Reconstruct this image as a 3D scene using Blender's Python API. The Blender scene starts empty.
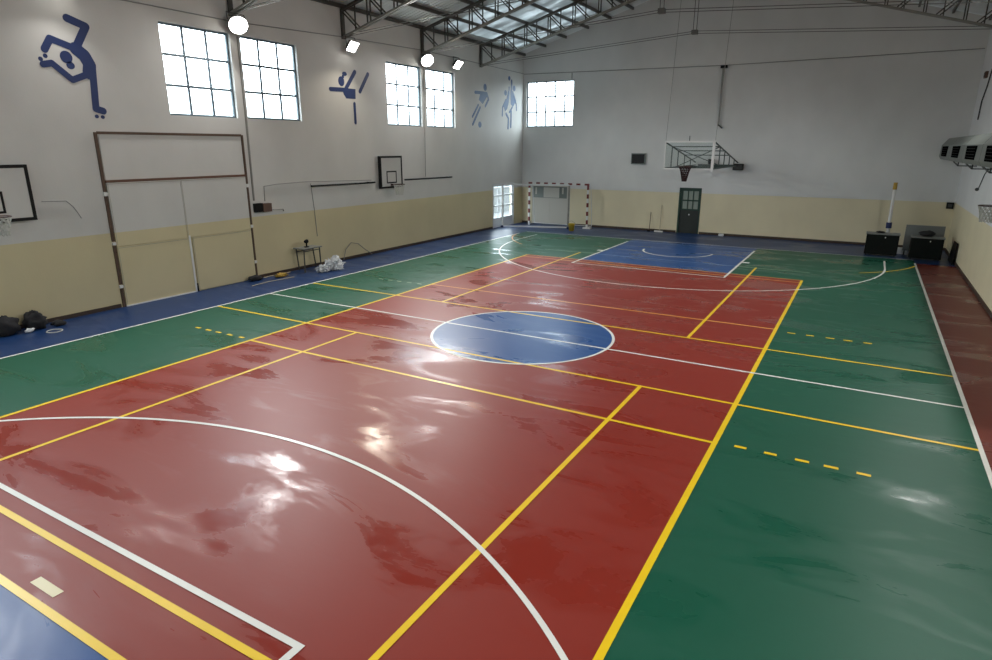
import bpy, math, random
from mathutils import Vector, Matrix, noise
random.seed(7)
PI = math.pi
SC = bpy.context.scene
COL = SC.collection
# ---------------------------------------------------------------- room size (metres)
XL, XR, YF, YB = -9.4, 8.65, 17.85, -17.85
XC = (XL + XR) / 2
EAVE, SLOPE = 8.0, 0.288
WT = 0.22
def zroof(x):
    return EAVE + SLOPE * ((x - XL) if x < XC else (XR - x))

# ---------------------------------------------------------------- materials
def mat(name, col, rough=0.6, metal=0.0, emit=None, strength=0, noise_amt=0.0, nscale=3.0, bump=0.0, spec=0.5, alpha=None, stretch=(1, 1, 1)):
    m = bpy.data.materials.new(name); m.use_nodes = True
    nt = m.node_tree; b = nt.nodes['Principled BSDF']
    b.inputs['Base Color'].default_value = (*col, 1)
    b.inputs['Roughness'].default_value = rough
    b.inputs['Metallic'].default_value = metal
    b.inputs['Specular IOR Level'].default_value = spec
    if emit:
        b.inputs['Emission Color'].default_value = (*emit, 1)
        b.inputs['Emission Strength'].default_value = strength
    if noise_amt or bump:
        tc = nt.nodes.new('ShaderNodeNewGeometry')
        mp = nt.nodes.new('ShaderNodeMapping'); mp.inputs['Scale'].default_value = stretch
        nt.links.new(tc.outputs['Position'], mp.inputs['Vector'])
        n = nt.nodes.new('ShaderNodeTexNoise'); n.inputs['Scale'].default_value = nscale; n.inputs['Detail'].default_value = 5
        nt.links.new(mp.outputs[0], n.inputs['Vector'])
        if noise_amt:
            mx = nt.nodes.new('ShaderNodeMix'); mx.data_type = 'RGBA'
            mx.inputs['A'].default_value = (*[c * (1 - noise_amt) for c in col], 1)
            mx.inputs['B'].default_value = (*[min(1, c * (1 + noise_amt)) for c in col], 1)
            nt.links.new(n.outputs['Fac'], mx.inputs['Factor']); nt.links.new(mx.outputs['Result'], b.inputs['Base Color'])
        if bump:
            bp = nt.nodes.new('ShaderNodeBump'); bp.inputs['Strength'].default_value = bump; bp.inputs['Distance'].default_value = 0.02
            nt.links.new(n.outputs['Fac'], bp.inputs['Height']); nt.links.new(bp.outputs[0], b.inputs['Normal'])
    return m

def wall_mat(name, white, cream, seed):
    """painted masonry: cream dado paint up to 1.78 m, off white above, with roller marks and dirt"""
    m = bpy.data.materials.new(name); m.use_nodes = True
    nt = m.node_tree; N = nt.nodes; L = nt.links; b = N['Principled BSDF']
    b.inputs['Roughness'].default_value = 0.55; b.inputs['Specular IOR Level'].default_value = 0.3
    g = N.new('ShaderNodeNewGeometry'); sp = N.new('ShaderNodeSeparateXYZ'); L.new(g.outputs['Position'], sp.inputs[0])
    gt = N.new('ShaderNodeMath'); gt.operation = 'GREATER_THAN'; gt.inputs[1].default_value = 1.78; L.new(sp.outputs['Z'], gt.inputs[0])
    mx = N.new('ShaderNodeMix'); mx.data_type = 'RGBA'
    mx.inputs['A'].default_value = (*cream, 1); mx.inputs['B'].default_value = (*white, 1); L.new(gt.outputs[0], mx.inputs['Factor'])
    mp = N.new('ShaderNodeMapping'); mp.inputs['Scale'].default_value = (0.8, 0.8, 0.6); mp.inputs['Location'].default_value = (seed, seed, 0)
    L.new(g.outputs['Position'], mp.inputs[0])
    n = N.new('ShaderNodeTexNoise'); n.inputs['Scale'].default_value = 1.3; n.inputs['Detail'].default_value = 6; L.new(mp.outputs[0], n.inputs['Vector'])
    rp = N.new('ShaderNodeMapRange'); rp.inputs['From Min'].default_value = 0.3; rp.inputs['From Max'].default_value = 0.7
    rp.inputs['To Min'].default_value = 0.95; rp.inputs['To Max'].default_value = 1.03; L.new(n.outputs['Fac'], rp.inputs['Value'])
    ml = N.new('ShaderNodeMix'); ml.data_type = 'RGBA'; ml.blend_type = 'MULTIPLY'; ml.inputs['Factor'].default_value = 1
    L.new(mx.outputs['Result'], ml.inputs['A']); L.new(rp.outputs[0], ml.inputs['B']); L.new(ml.outputs['Result'], b.inputs['Base Color'])
    n2 = N.new('ShaderNodeTexNoise'); n2.inputs['Scale'].default_value = 25; L.new(g.outputs['Position'], n2.inputs['Vector'])
    bp = N.new('ShaderNodeBump'); bp.inputs['Strength'].default_value = 0.15; bp.inputs['Distance'].default_value = 0.01
    L.new(n2.outputs['Fac'], bp.inputs['Height']); L.new(bp.outputs[0], b.inputs['Normal'])
    return m

def floor_mat(name, col, worn, r0=0.19, r1=0.44, wornamt=0.28):
    """glossy court paint: scuffed sheen patches, slight waviness along the rolls"""
    m = bpy.data.materials.new(name); m.use_nodes = True
    nt = m.node_tree; N = nt.nodes; L = nt.links; b = N['Principled BSDF']
    b.inputs['Specular IOR Level'].default_value = 0.30
    g = N.new('ShaderNodeNewGeometry')
    n = N.new('ShaderNodeTexNoise'); n.inputs['Scale'].default_value = 0.55; n.inputs['Detail'].default_value = 4; n.inputs['Roughness'].default_value = 0.62
    n.inputs['Distortion'].default_value = 0.6
    L.new(g.outputs['Position'], n.inputs['Vector'])
    cr = N.new('ShaderNodeMapRange'); cr.inputs['From Min'].default_value = 0.38; cr.inputs['From Max'].default_value = 0.66
    cr.inputs['To Min'].default_value = 0; cr.inputs['To Max'].default_value = wornamt
    L.new(n.outputs['Fac'], cr.inputs['Value'])
    mx = N.new('ShaderNodeMix'); mx.data_type = 'RGBA'; mx.inputs['A'].default_value = (*col, 1); mx.inputs['B'].default_value = (*worn, 1)
    L.new(cr.outputs[0], mx.inputs['Factor']); L.new(mx.outputs['Result'], b.inputs['Base Color'])
    mp = N.new('ShaderNodeMapping'); mp.inputs['Scale'].default_value = (0.6, 1.4, 1); L.new(g.outputs['Position'], mp.inputs[0])
    n2 = N.new('ShaderNodeTexNoise'); n2.inputs['Scale'].default_value = 0.7; n2.inputs['Detail'].default_value = 6; n2.inputs['Roughness'].default_value = 0.6; n2.inputs['Distortion'].default_value = 0.8
    L.new(mp.outputs[0], n2.inputs['Vector'])
    rr = N.new('ShaderNodeMapRange'); rr.inputs['From Min'].default_value = 0.39; rr.inputs['From Max'].default_value = 0.50
    rr.inputs['To Min'].default_value = r0; rr.inputs['To Max'].default_value = r1
    L.new(n2.outputs['Fac'], rr.inputs['Value']); L.new(rr.outputs[0], b.inputs['Roughness'])
    mp2 = N.new('ShaderNodeMapping'); mp2.inputs['Scale'].default_value = (0.8, 1.9, 1); mp2.inputs['Rotation'].default_value = (0, 0, 0.12)
    L.new(g.outputs['Position'], mp2.inputs[0])
    n3 = N.new('ShaderNodeTexNoise'); n3.inputs['Scale'].default_value = 2.2; n3.inputs['Detail'].default_value = 4; L.new(mp2.outputs[0], n3.inputs['Vector'])
    bp = N.new('ShaderNodeBump'); bp.inputs['Strength'].default_value = 0.2; bp.inputs['Distance'].default_value = 0.01
    L.new(n3.outputs['Fac'], bp.inputs['Height']); L.new(bp.outputs[0], b.inputs['Normal'])
    return m

M = {
 'wallL': wall_mat('paint left wall', (0.60, 0.59, 0.56), (0.62, 0.54, 0.335), 0),
 'wallF': wall_mat('paint gable wall', (0.70, 0.70, 0.685), (0.72, 0.645, 0.45), 5),
 'wallR': wall_mat('paint right wall', (0.70, 0.71, 0.72), (0.72, 0.65, 0.46), 9),
 'red': floor_mat('red court paint', (0.245, 0.024, 0.014), (0.26, 0.034, 0.022)),
 'green': floor_mat('green court paint', (0.008, 0.088, 0.050), (0.012, 0.102, 0.062), 0.22, 0.44),
 'blue': floor_mat('blue court paint', (0.009, 0.070, 0.25), (0.012, 0.078, 0.27), 0.24, 0.38),
 'navy': floor_mat('dark blue border paint', (0.010, 0.037, 0.122), (0.011, 0.041, 0.132), 0.33, 0.42, 0.3),
 'oxide': floor_mat('brown red border paint', (0.16, 0.030, 0.020), (0.18, 0.036, 0.026), 0.22, 0.42),
 'lwhite': mat('white line paint', (0.80, 0.80, 0.75), 0.35, noise_amt=0.12, nscale=4),
 'lfaint': mat('faded white line paint', (0.25, 0.38, 0.58), 0.35),
 'lgreenw': mat('faded pale green line paint', (0.35, 0.47, 0.30), 0.35),
 'lyellow': mat('yellow line paint', (0.90, 0.60, 0.010), 0.35, noise_amt=0.12, nscale=4),
 'lorange': mat('worn orange line paint', (0.80, 0.36, 0.07), 0.35),
 'roof': None,
 'steel': mat('dark painted steel', (0.075, 0.070, 0.060), 0.5, 0.3, noise_amt=0.3, nscale=6),
 'steel2': mat('grey steel chord', (0.26, 0.25, 0.22), 0.45, 0.4, noise_amt=0.3, nscale=6),
 'rod': mat('tie rod steel', (0.16, 0.16, 0.15), 0.5, 0.5),
 'winframe': mat('blue grey window steel', (0.085, 0.12, 0.145), 0.5, noise_amt=0.2),
 'black': mat('black paint', (0.005, 0.005, 0.005), 0.5, noise_amt=0.3, spec=0.2),
 'blackmatt': mat('matt black cloth', (0.012, 0.012, 0.014), 0.85, noise_amt=0.4, bump=0.5, nscale=14),
 'boardwhite': mat('white board laminate', (0.60, 0.59, 0.56), 0.4, noise_amt=0.04),
 'white': mat('white enamel', (0.72, 0.72, 0.70), 0.35, noise_amt=0.05),
 'whitegrey': mat('pale grey enamel', (0.62, 0.64, 0.65), 0.4, noise_amt=0.05),
 'redp': mat('red enamel', (0.15, 0.012, 0.012), 0.4, noise_amt=0.1),
 'wood': mat('brown stained timber', (0.085, 0.048, 0.028), 0.6, noise_amt=0.4, nscale=5, stretch=(3, 3, 0.5)),
 'woodred': mat('reddish timber rail', (0.12, 0.055, 0.032), 0.6, noise_amt=0.3, nscale=5),
 'skirt': mat('dark brown skirting', (0.050, 0.030, 0.020), 0.6, noise_amt=0.3),
 'mural': mat('navy mural paint', (0.004, 0.021, 0.11), 0.5, noise_amt=0.15),
 'mural2': mat('faded blue mural paint', (0.045, 0.105, 0.24), 0.5, noise_amt=0.25, nscale=5),
 'greenwood': mat('dark green door paint', (0.012, 0.045, 0.030), 0.4, noise_amt=0.2),
 'doorblack': mat('black green door panel', (0.020, 0.024, 0.020), 0.4, noise_amt=0.2),
 'doorglass': mat('dusty door glass', (0.28, 0.33, 0.29), 0.15, noise_amt=0.1),
 'net': mat('net cord', (0.50, 0.50, 0.46), 0.8),
 'netdark': mat('dark net cord', (0.035, 0.012, 0.012), 0.8),
 'rimdark': mat('dark hoop metal', (0.06, 0.03, 0.025), 0.5, 0.3),
 'framegreen': mat('grey green tube steel', (0.055, 0.075, 0.065), 0.45, 0.2),
 'ductgrey': mat('grey green sheet metal', (0.17, 0.19, 0.175), 0.45, 0.3, noise_amt=0.15),
 'darkgrey': mat('dark grey plastic', (0.035, 0.037, 0.037), 0.5),
 'screen': mat('dark display glass', (0.008, 0.010, 0.012), 0.15),
 'cable': mat('grey cable', (0.26, 0.26, 0.245), 0.6),
 'yellowp': mat('yellow plastic', (0.62, 0.42, 0.03), 0.45, noise_amt=0.15),
 'bag': mat('white crumpled plastic film', (0.62, 0.64, 0.66), 0.3, bump=0.8, nscale=18),
 'palewood': mat('pale timber', (0.42, 0.36, 0.26), 0.6, noise_amt=0.2),
 'bluep': mat('navy rubber', (0.012, 0.025, 0.10), 0.5),
 'hose': mat('grey rubber hose', (0.22, 0.21, 0.19), 0.6),
 'ground': mat('pale concrete yard', (0.10, 0.105, 0.105), 0.8, noise_amt=0.1),
 'box': mat('brown grey metal casing', (0.10, 0.085, 0.07), 0.5, 0.2, noise_amt=0.4),
 'rustbox': mat('reddish brown box side', (0.12, 0.065, 0.045), 0.6, noise_amt=0.3),
 'lens': mat('floodlight lens', (0.9, 0.9, 0.9), 0.3, emit=(1.0, 0.97, 0.90), strength=13),
 'hole': mat('unlit black recess', (0.003, 0.003, 0.003), 0.9, spec=0.0),
 'cabblack': mat('black green lacquer', (0.006, 0.008, 0.007), 0.6, spec=0.12),
 'seam': mat('panel seam', (0.36, 0.34, 0.27), 0.7),
 'lpale': mat('pale cream mark paint', (0.75, 0.66, 0.40), 0.4),
 'doorpale': mat('cream grey door enamel', (0.50, 0.475, 0.42), 0.5),
 'sky': None,
 'ochre': mat('ochre foam', (0.42, 0.27, 0.045), 0.7, noise_amt=0.3),
 'greytop': mat('grey table top', (0.16, 0.17, 0.165), 0.4, noise_amt=0.1),
}
def roof_mat():
    m = bpy.data.materials.new('corrugated foil roof sheet'); m.use_nodes = True
    nt = m.node_tree; N = nt.nodes; L = nt.links; b = N['Principled BSDF']
    b.inputs['Metallic'].default_value = 0.4; b.inputs['Roughness'].default_value = 0.45
    g = N.new('ShaderNodeNewGeometry')
    n = N.new('ShaderNodeTexNoise'); n.inputs['Scale'].default_value = 1.2; n.inputs['Detail'].default_value = 5; L.new(g.outputs['Position'], n.inputs['Vector'])
    mx = N.new('ShaderNodeMix'); mx.data_type = 'RGBA'; mx.inputs['A'].default_value = (0.70, 0.71, 0.70, 1); mx.inputs['B'].default_value = (0.93, 0.95, 0.95, 1)
    L.new(n.outputs['Fac'], mx.inputs['Factor']); L.new(mx.outputs['Result'], b.inputs['Base Color'])
    sp = N.new('ShaderNodeSeparateXYZ'); L.new(g.outputs['Position'], sp.inputs[0])
    w = N.new('ShaderNodeMath'); w.operation = 'MULTIPLY'; w.inputs[1].default_value = 2 * PI / 0.2; L.new(sp.outputs['Y'], w.inputs[0])
    s = N.new('ShaderNodeMath'); s.operation = 'SINE'; L.new(w.outputs[0], s.inputs[0])
    bp = N.new('ShaderNodeBump'); bp.inputs['Strength'].default_value = 0.6; bp.inputs['Distance'].default_value = 0.03
    L.new(s.outputs[0], bp.inputs['Height']); L.new(bp.outputs[0], b.inputs['Normal'])
    return m
M['roof'] = roof_mat()
def sky_mat():
    m = bpy.data.materials.new('grimy translucent roof sheet'); m.use_nodes = True
    nt = m.node_tree; N = nt.nodes; L = nt.links; N.remove(N['Principled BSDF'])
    g = N.new('ShaderNodeNewGeometry'); mp = N.new('ShaderNodeMapping'); mp.inputs['Scale'].default_value = (0.7, 2.2, 1); L.new(g.outputs['Position'], mp.inputs[0])
    n = N.new('ShaderNodeTexNoise'); n.inputs['Scale'].default_value = 1.1; n.inputs['Detail'].default_value = 4; L.new(mp.outputs[0], n.inputs[0])
    cr = N.new('ShaderNodeMix'); cr.data_type = 'RGBA'; cr.inputs['A'].default_value = (0.07, 0.075, 0.076, 1); cr.inputs['B'].default_value = (0.22, 0.235, 0.24, 1)
    mr = N.new('ShaderNodeMapRange'); mr.inputs['From Min'].default_value = 0.35; mr.inputs['From Max'].default_value = 0.68; L.new(n.outputs['Fac'], mr.inputs['Value'])
    L.new(mr.outputs[0], cr.inputs['Factor'])
    t = N.new('ShaderNodeBsdfTranslucent'); d = N.new('ShaderNodeBsdfDiffuse'); d.inputs[0].default_value = (0.35, 0.37, 0.37, 1); L.new(cr.outputs['Result'], t.inputs[0])
    a = N.new('ShaderNodeAddShader'); L.new(t.outputs[0], a.inputs[0]); L.new(d.outputs[0], a.inputs[1]); L.new(a.outputs[0], N['Material Output'].inputs[0])
    return m
M['sky'] = sky_mat()
def glass_mat(name, tint, gl=0.08):
    m = bpy.data.materials.new(name); m.use_nodes = True
    nt = m.node_tree; N = nt.nodes; L = nt.links; N.remove(N['Principled BSDF'])
    t = N.new('ShaderNodeBsdfTransparent'); t.inputs[0].default_value = (*tint, 1)
    g = N.new('ShaderNodeBsdfGlossy'); g.inputs['Roughness'].default_value = 0.05
    mx = N.new('ShaderNodeMixShader'); mx.inputs[0].default_value = gl
    L.new(t.outputs[0], mx.inputs[1]); L.new(g.outputs[0], mx.inputs[2]); L.new(mx.outputs[0], N['Material Output'].inputs[0])
    return m
M['glass'] = glass_mat('window glass', (0.93, 0.97, 0.98))
M['acrylic'] = glass_mat('clear acrylic board', (0.90, 0.93, 0.92), 0.06)

# ---------------------------------------------------------------- mesh builder
class MB:
    def __init__(s): s.v = []; s.f = []; s.mi = []; s.mats = []; s.cur = 0
    def use(s, m):
        if m not in s.mats: s.mats.append(m)
        s.cur = s.mats.index(m); return s
    def add(s, vs, fs):
        b = len(s.v); s.v += [tuple(v) for v in vs]
        for f in fs: s.f.append(tuple(b + i for i in f)); s.mi.append(s.cur)
        return s
    def box(s, x0, y0, z0, x1, y1, z1):
        x0, x1 = sorted((x0, x1)); y0, y1 = sorted((y0, y1)); z0, z1 = sorted((z0, z1))
        return s.add([(x0,y0,z0),(x1,y0,z0),(x1,y1,z0),(x0,y1,z0),(x0,y0,z1),(x1,y0,z1),(x1,y1,z1),(x0,y1,z1)],
                     [(0,3,2,1),(4,5,6,7),(0,1,5,4),(1,2,6,5),(2,3,7,6),(3,0,4,7)])
    def bar(s, p, q, w, h, up=(0, 0, 1)):
        """rectangular bar from p to q, w across, h along up"""
        p, q = Vector(p), Vector(q); d = (q - p).normalized(); up = Vector(up)
        a = d.cross(up)
        if a.length < 1e-4: a = d.cross(Vector((0, 1, 0)))
        a.normalize(); u = a.cross(d).normalized()
        vs = [c + a * (w / 2) * i + u * (h / 2) * j for c in (p, q) for i, j in ((-1,-1),(1,-1),(1,1),(-1,1))]
        return s.add(vs, [(0,1,2,3),(7,6,5,4),(0,4,5,1),(1,5,6,2),(2,6,7,3),(3,7,4,0)])
    def tube(s, pts, r, n=8, closed=False):
        pts = [Vector(p) for p in pts]; rs = r if isinstance(r, (list, tuple)) else [r] * len(pts)
        rings = []; prev = None
        for i, p in enumerate(pts):
            if closed: d = pts[(i + 1) % len(pts)] - pts[i - 1]
            else: d = pts[min(i + 1, len(pts) - 1)] - pts[max(i - 1, 0)]
            d.normalize()
            a = prev - d * prev.dot(d) if prev is not None else d.cross(Vector((0, 0, 1)))
            if a.length < 1e-4: a = d.cross(Vector((0, 1, 0)))
            a.normalize(); prev = a; u = a.cross(d)
            rings.append([p + (a * math.cos(t) + u * math.sin(t)) * rs[i] for t in [2 * PI * k / n for k in range(n)]])
        vs = [v for rg in rings for v in rg]; fs = []
        m = len(pts)
        for i in range(m if closed else m - 1):
            j = (i + 1) % m
            for k in range(n): fs.append((i*n+k, i*n+(k+1)%n, j*n+(k+1)%n, j*n+k))
        if not closed:
            fs.append(tuple(range(n - 1, -1, -1))); fs.append(tuple((m-1)*n + k for k in range(n)))
        return s.add(vs, fs)
    def lathe(s, c, prof, n=16):
        vs = [(c[0] + r * math.cos(2*PI*k/n), c[1] + r * math.sin(2*PI*k/n), c[2] + z) for r, z in prof for k in range(n)]
        fs = [(i*n+k, i*n+(k+1)%n, (i+1)*n+(k+1)%n, (i+1)*n+k) for i in range(len(prof)-1) for k in range(n)]
        fs += [tuple(range(n-1,-1,-1)), tuple((len(prof)-1)*n+k for k in range(n))]
        return s.add(vs, fs)
    def prism(s, poly, fn, t0, t1):
        """2-D polygon extruded; fn(u, v, t) -> 3-D"""
        n = len(poly); vs = [fn(u, v, t0) for u, v in poly] + [fn(u, v, t1) for u, v in poly]
        return s.add(vs, [tuple(range(n-1,-1,-1)), tuple(range(n, 2*n))] + [(i, (i+1)%n, n+(i+1)%n, n+i) for i in range(n)])
    def blob(s, c, r, amp=0.2, seed=0, n=14, m=9, flat=True, fr=2.2):
        vs = []; fs = []
        for i in range(m + 1):
            th = PI * i / m
            for k in range(n):
                ph = 2 * PI * k / n
                d = Vector((math.sin(th)*math.cos(ph), math.sin(th)*math.sin(ph), math.cos(th)))
                q = 1 + amp * noise.noise(d * fr + Vector((seed, seed * 2, 0))) * 2
                z = c[2] + d.z * r[2] * q
                if flat: z = max(z, c[2] - r[2] * 0.8)
                vs.append((c[0] + d.x * r[0] * q, c[1] + d.y * r[1] * q, z))
        for i in range(m):
            for k in range(n): fs.append((i*n+k, (i+1)*n+k, (i+1)*n+(k+1)%n, i*n+(k+1)%n))
        return s.add(vs, fs)
    def build(s, name, m=None, parent=None, smooth=False):
        me = bpy.data.meshes.new(name)
        off = ORI.get(root_of(parent).name, (0, 0, 0)) if parent else (0, 0, 0)
        me.from_pydata([(v[0]-off[0], v[1]-off[1], v[2]-off[2]) for v in s.v], [], s.f)
        mats = [m] if m is not None else s.mats
        for q in mats: me.materials.append(M[q])
        if m is None: me.polygons.foreach_set('material_index', s.mi)
        if smooth: me.polygons.foreach_set('use_smooth', [True] * len(me.polygons))
        me.update()
        o = bpy.data.objects.new(name, me); COL.objects.link(o)
        if parent: o.parent = parent
        return o
ORI = {}
def root_of(o):
    while o.parent is not None: o = o.parent
    return o
def tag(o, label, cat, group=None, kind=None):
    o['label'] = label; o['category'] = cat
    if group: o['group'] = group
    if kind: o['kind'] = kind
    return o
def thing(name, label, cat, loc, group=None, kind=None):
    o = bpy.data.objects.new(name, None); COL.objects.link(o); o.location = loc; o.empty_display_size = 0.2
    ORI[o.name] = tuple(loc)
    return tag(o, label, cat, group, kind)
def copy_tree(o, parent=None):
    c = o.copy(); COL.objects.link(c)
    if parent: c.parent = parent
    for ch in list(o.children): copy_tree(ch, c)
    return c

# ---------------------------------------------------------------- floor with court markings
fl = MB()
def rect(m, x0, y0, x1, y1, z=0.0):
    fl.use(m).add([(x0,y0,z),(x1,y0,z),(x1,y1,z),(x0,y1,z)], [(0,1,2,3)])
Y14 = 14.74
fl.use('navy').box(XL, YB, -0.2, XR, YF, -0.004)
fl.box(XL - WT, YB - WT, -0.2, XL, YF + WT, 0.0); fl.box(XR, YB - WT, -0.2, XR + WT, YF + WT, 0.0); fl.box(XL, YF, -0.2, XR, YF + WT, 0.0); fl.box(XL, YB - WT, -0.2, XR, YB, 0.0)
rect('navy', XL, YB, -7.5, YF, 0); rect('navy', -7.5, Y14, XR, YF, 0); rect('navy', 7.5, 14.0, XR, Y14, 0)
rect('navy', -7.5, YB, XR, -Y14, 0)
rect('oxide', 7.5, -Y14, XR, 14.0, 0)
rect('green', -7.5, -Y14, -4.5, Y14, 0); rect('green', 4.5, -Y14, 7.5, Y14, 0)
rect('red', -4.5, -9.08, 4.5, 9.0, 0)
for sg in (1, -1):
    a, b = sorted(((9.0 if sg > 0 else 9.08) * sg, Y14 * sg))
    rect('green', -4.5, a, -2.45, b, 0); rect('green', 2.45, a, 4.5, b, 0); rect('blue', -2.45, a, 2.45, b, 0)
def arc_strip(m, cx, cy, r, w, a0, a1, z, n=64):
    vs = []; fs = []
    for i in range(n + 1):
        t = a0 + (a1 - a0) * i / n
        vs += [(cx + (r-w/2)*math.cos(t), cy + (r-w/2)*math.sin(t), z), (cx + (r+w/2)*math.cos(t), cy + (r+w/2)*math.sin(t), z)]
    for i in range(n): fs.append((2*i, 2*i+1, 2*i+3, 2*i+2))
    fl.use(m).add(vs, fs)
def disc(m, cx, cy, r, z, n=96):
    fl.use(m).add([(cx + r*math.cos(2*PI*k/n), cy + r*math.sin(2*PI*k/n), z) for k in range(n)], [tuple(range(n))])
LW = 0.055
def hl(m, x0, x1, y, w=LW, z=0.003): rect(m, x0, y - w/2, x1, y + w/2, z)
def vl(m, x, y0, y1, w=LW, z=0.003): rect(m, x - w/2, y0, x + w/2, y1, z)
disc('blue', 0, 0.05, 1.865, 0.002)
arc_strip('lwhite', 0, 0.05, 1.865, LW, 0, 2*PI, 0.005, 128)
hl('lwhite', -7.5, 7.5, 0, z=0.0045)
for x in (-7.5, 7.5): vl('lwhite', x, -14.05, 14.05, 0.06, 0.005)
hl('lwhite', -7.5, 7.5, Y14, 0.05, 0.004); hl('lwhite', -7.5, 7.5, -Y14, 0.05, 0.004)
hl('lfaint', -2.45, 2.45, 14.08, 0.05, 0.004)
# yellow set
for y in (1.53, -1.58): hl('lyellow', -7.5, 7.5, y, 0.06, 0.0035)
hl('lorange', -4.5, 4.5, 3.10, 0.06); hl('lyellow', -4.5, 4.5, -3.07, 0.06)
vl('lyellow', -4.5, -9.08, 9.0, 0.07, 0.0042); vl('lyellow', 4.5, -9.08, 9.0, 0.07, 0.0042)
for x in (-3.04, 3.03):
    vl('lyellow', x, 1.53, 10.48, 0.065, 0.0038); vl('lyellow', x, -10.5, -1.58, 0.065, 0.0038)
for sg in (1, -1):
    arc_strip('lwhite', 0, 12.43*sg, 6.62, LW, 0 if sg < 0 else PI, PI if sg < 0 else 2*PI, 0.0048, 160)
    a, b = sorted((12.43*sg, 14.05*sg))
    vl('lwhite', -6.62, a, b, LW, 0.0048); vl('lwhite', 6.62, a, b, LW, 0.0048)
    a, b = sorted((8.27*sg, 14.05*sg))
    vl('lwhite', -2.45, a, b, 0.07, 0.0051); vl('lwhite', 2.45, a, b, 0.07, 0.0051)
    hl('lwhite', -2.485, 2.485, 8.30*sg, 0.06, 0.0056)
    arc_strip('lwhite', 0, 12.45*sg, 1.25, 0.07, 0 if sg < 0 else PI, PI if sg < 0 else 2*PI, 0.005, 48)
    for x in (-2.58, 2.58): rect('lwhite', x - 0.12, 11.25*sg - 0.1, x + 0.12, 11.25*sg + 0.1, 0.0052)
hl('lorange', -4.5, 4.5, 8.62, 0.06, 0.004); hl('lorange', -4.5, 4.5, 9.0, 0.06, 0.004)
hl('lyellow', -4.5, 4.5, -8.53, 0.07, 0.004); hl('lyellow', -4.5, 4.5, -9.08, 0.07, 0.0044)
rect('lpale', -0.19, -8.97, 0.2, -8.88, 0.004)
# goal area at the far end, one arc either side of a straight front
hl('lgreenw', -4.5, -2.45, 10.45, 0.05, 0.004); hl('lfaint', -2.45, 2.45, 10.42, 0.05, 0.004); hl('lgreenw', 2.45, 4.6, 10.40, 0.05, 0.004)
arc_strip('lyellow', 3.5, 14.5, 4.12, 0.05, 1.70*PI, 2*PI*0.965, 0.004, 40)
arc_strip('lorange', -3.4, 14.5, 4.15, 0.05, PI*1.04, PI*1.3, 0.004, 40)
for sy in (-3.03, 2.96):
    for a, b in ((4.74, 4.89), (5.10, 5.25), (5.46, 5.62), (5.78, 5.94), (6.13, 6.28)):
        rect('lyellow', a, sy - 0.03, b, sy + 0.03, 0.004)
        rect('lyellow' if sy < 0 else 'lgreenw', -b, sy - 0.03, -a, sy + 0.03, 0.004)
tag(fl.build('floor'), 'glossy sports hall floor in red, green and blue with white and yellow court lines', 'floor', kind='structure')

# ---------------------------------------------------------------- walls with openings
def wall_cells(mb, u0, u1, v0, v1, holes, put):
    us = sorted({u0, u1, *[h[0] for h in holes], *[h[1] for h in holes]}); vs = sorted({v0, v1, *[h[2] for h in holes], *[h[3] for h in holes]})
    for i in range(len(us) - 1):
        for j in range(len(vs) - 1):
            cu, cv = (us[i]+us[i+1])/2, (vs[j]+vs[j+1])/2
            if any(h[0] < cu < h[1] and h[2] < cv < h[3] for h in holes): continue
            put(us[i], us[i+1], vs[j], vs[j+1])
WZ0, WZ1 = 4.47, 6.60
LWIN = [(-0.86, 1.12), (1.45, 3.42), (7.50, 9.55), (9.86, 11.83)]
BWIN = [(-17.6, -15.7), (-15.35, -13.4), (-9.25, -7.3), (-6.95, -4.98)]      # bays beside and behind the camera
DOORL = (14.9, 16.95, 0.0, 2.06)
PANEL = (-2.72, 1.12)
w = MB()
wall_cells(w, YB - WT, YF + WT, 0, zroof(XL) , [(a, b, WZ0, WZ1) for a, b in LWIN + BWIN] + [DOORL], lambda a, b, c, d: w.box(XL - WT, a, c, XL, b, d))
tag(w.build('wall_left', 'wallL'), 'long off-white wall with cream dado and high windows', 'wall', kind='structure')
w = MB(); w.box(XR, YB - WT, 0, XR + WT, YF + WT, zroof(XR))
tag(w.build('wall_right', 'wallR'), 'long right side wall, pale above a cream dado', 'wall', kind='structure')
FWIN = (-9.22, -6.74, 4.66, 6.74)
w = MB()
wall_cells(w, XL, XR, 0, EAVE, [FWIN, (-1.46, -0.50, 0, 2.0), (-8.85, -6.85, 0, 1.92)], lambda a, b, c, d: w.box(a, YF, c, b, YF + WT, d))
w.prism([(XL, EAVE), (XR, EAVE), (XC, zroof(XC - 1e-6))], lambda u, v, t: (u, t, v), YF + WT, YF)
tag(w.build('wall_far', 'wallF'), 'gable end wall, grey-white above a cream dado', 'wall', kind='structure')
w = MB()
wall_cells(w, XL, XR, 0, EAVE, [(-7.5, -4.5, 4.66, 6.74), (3.5, 6.5, 4.66, 6.74)], lambda a, b, c, d: w.box(a, YB - WT, c, b, YB, d))
w.prism([(XL, EAVE), (XR, EAVE), (XC, zroof(XC - 1e-6))], lambda u, v, t: (u, t, v), YB, YB - WT)
tag(w.build('wall_near', 'wallF'), 'gable end wall behind the viewpoint', 'wall', kind='structure')
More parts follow.
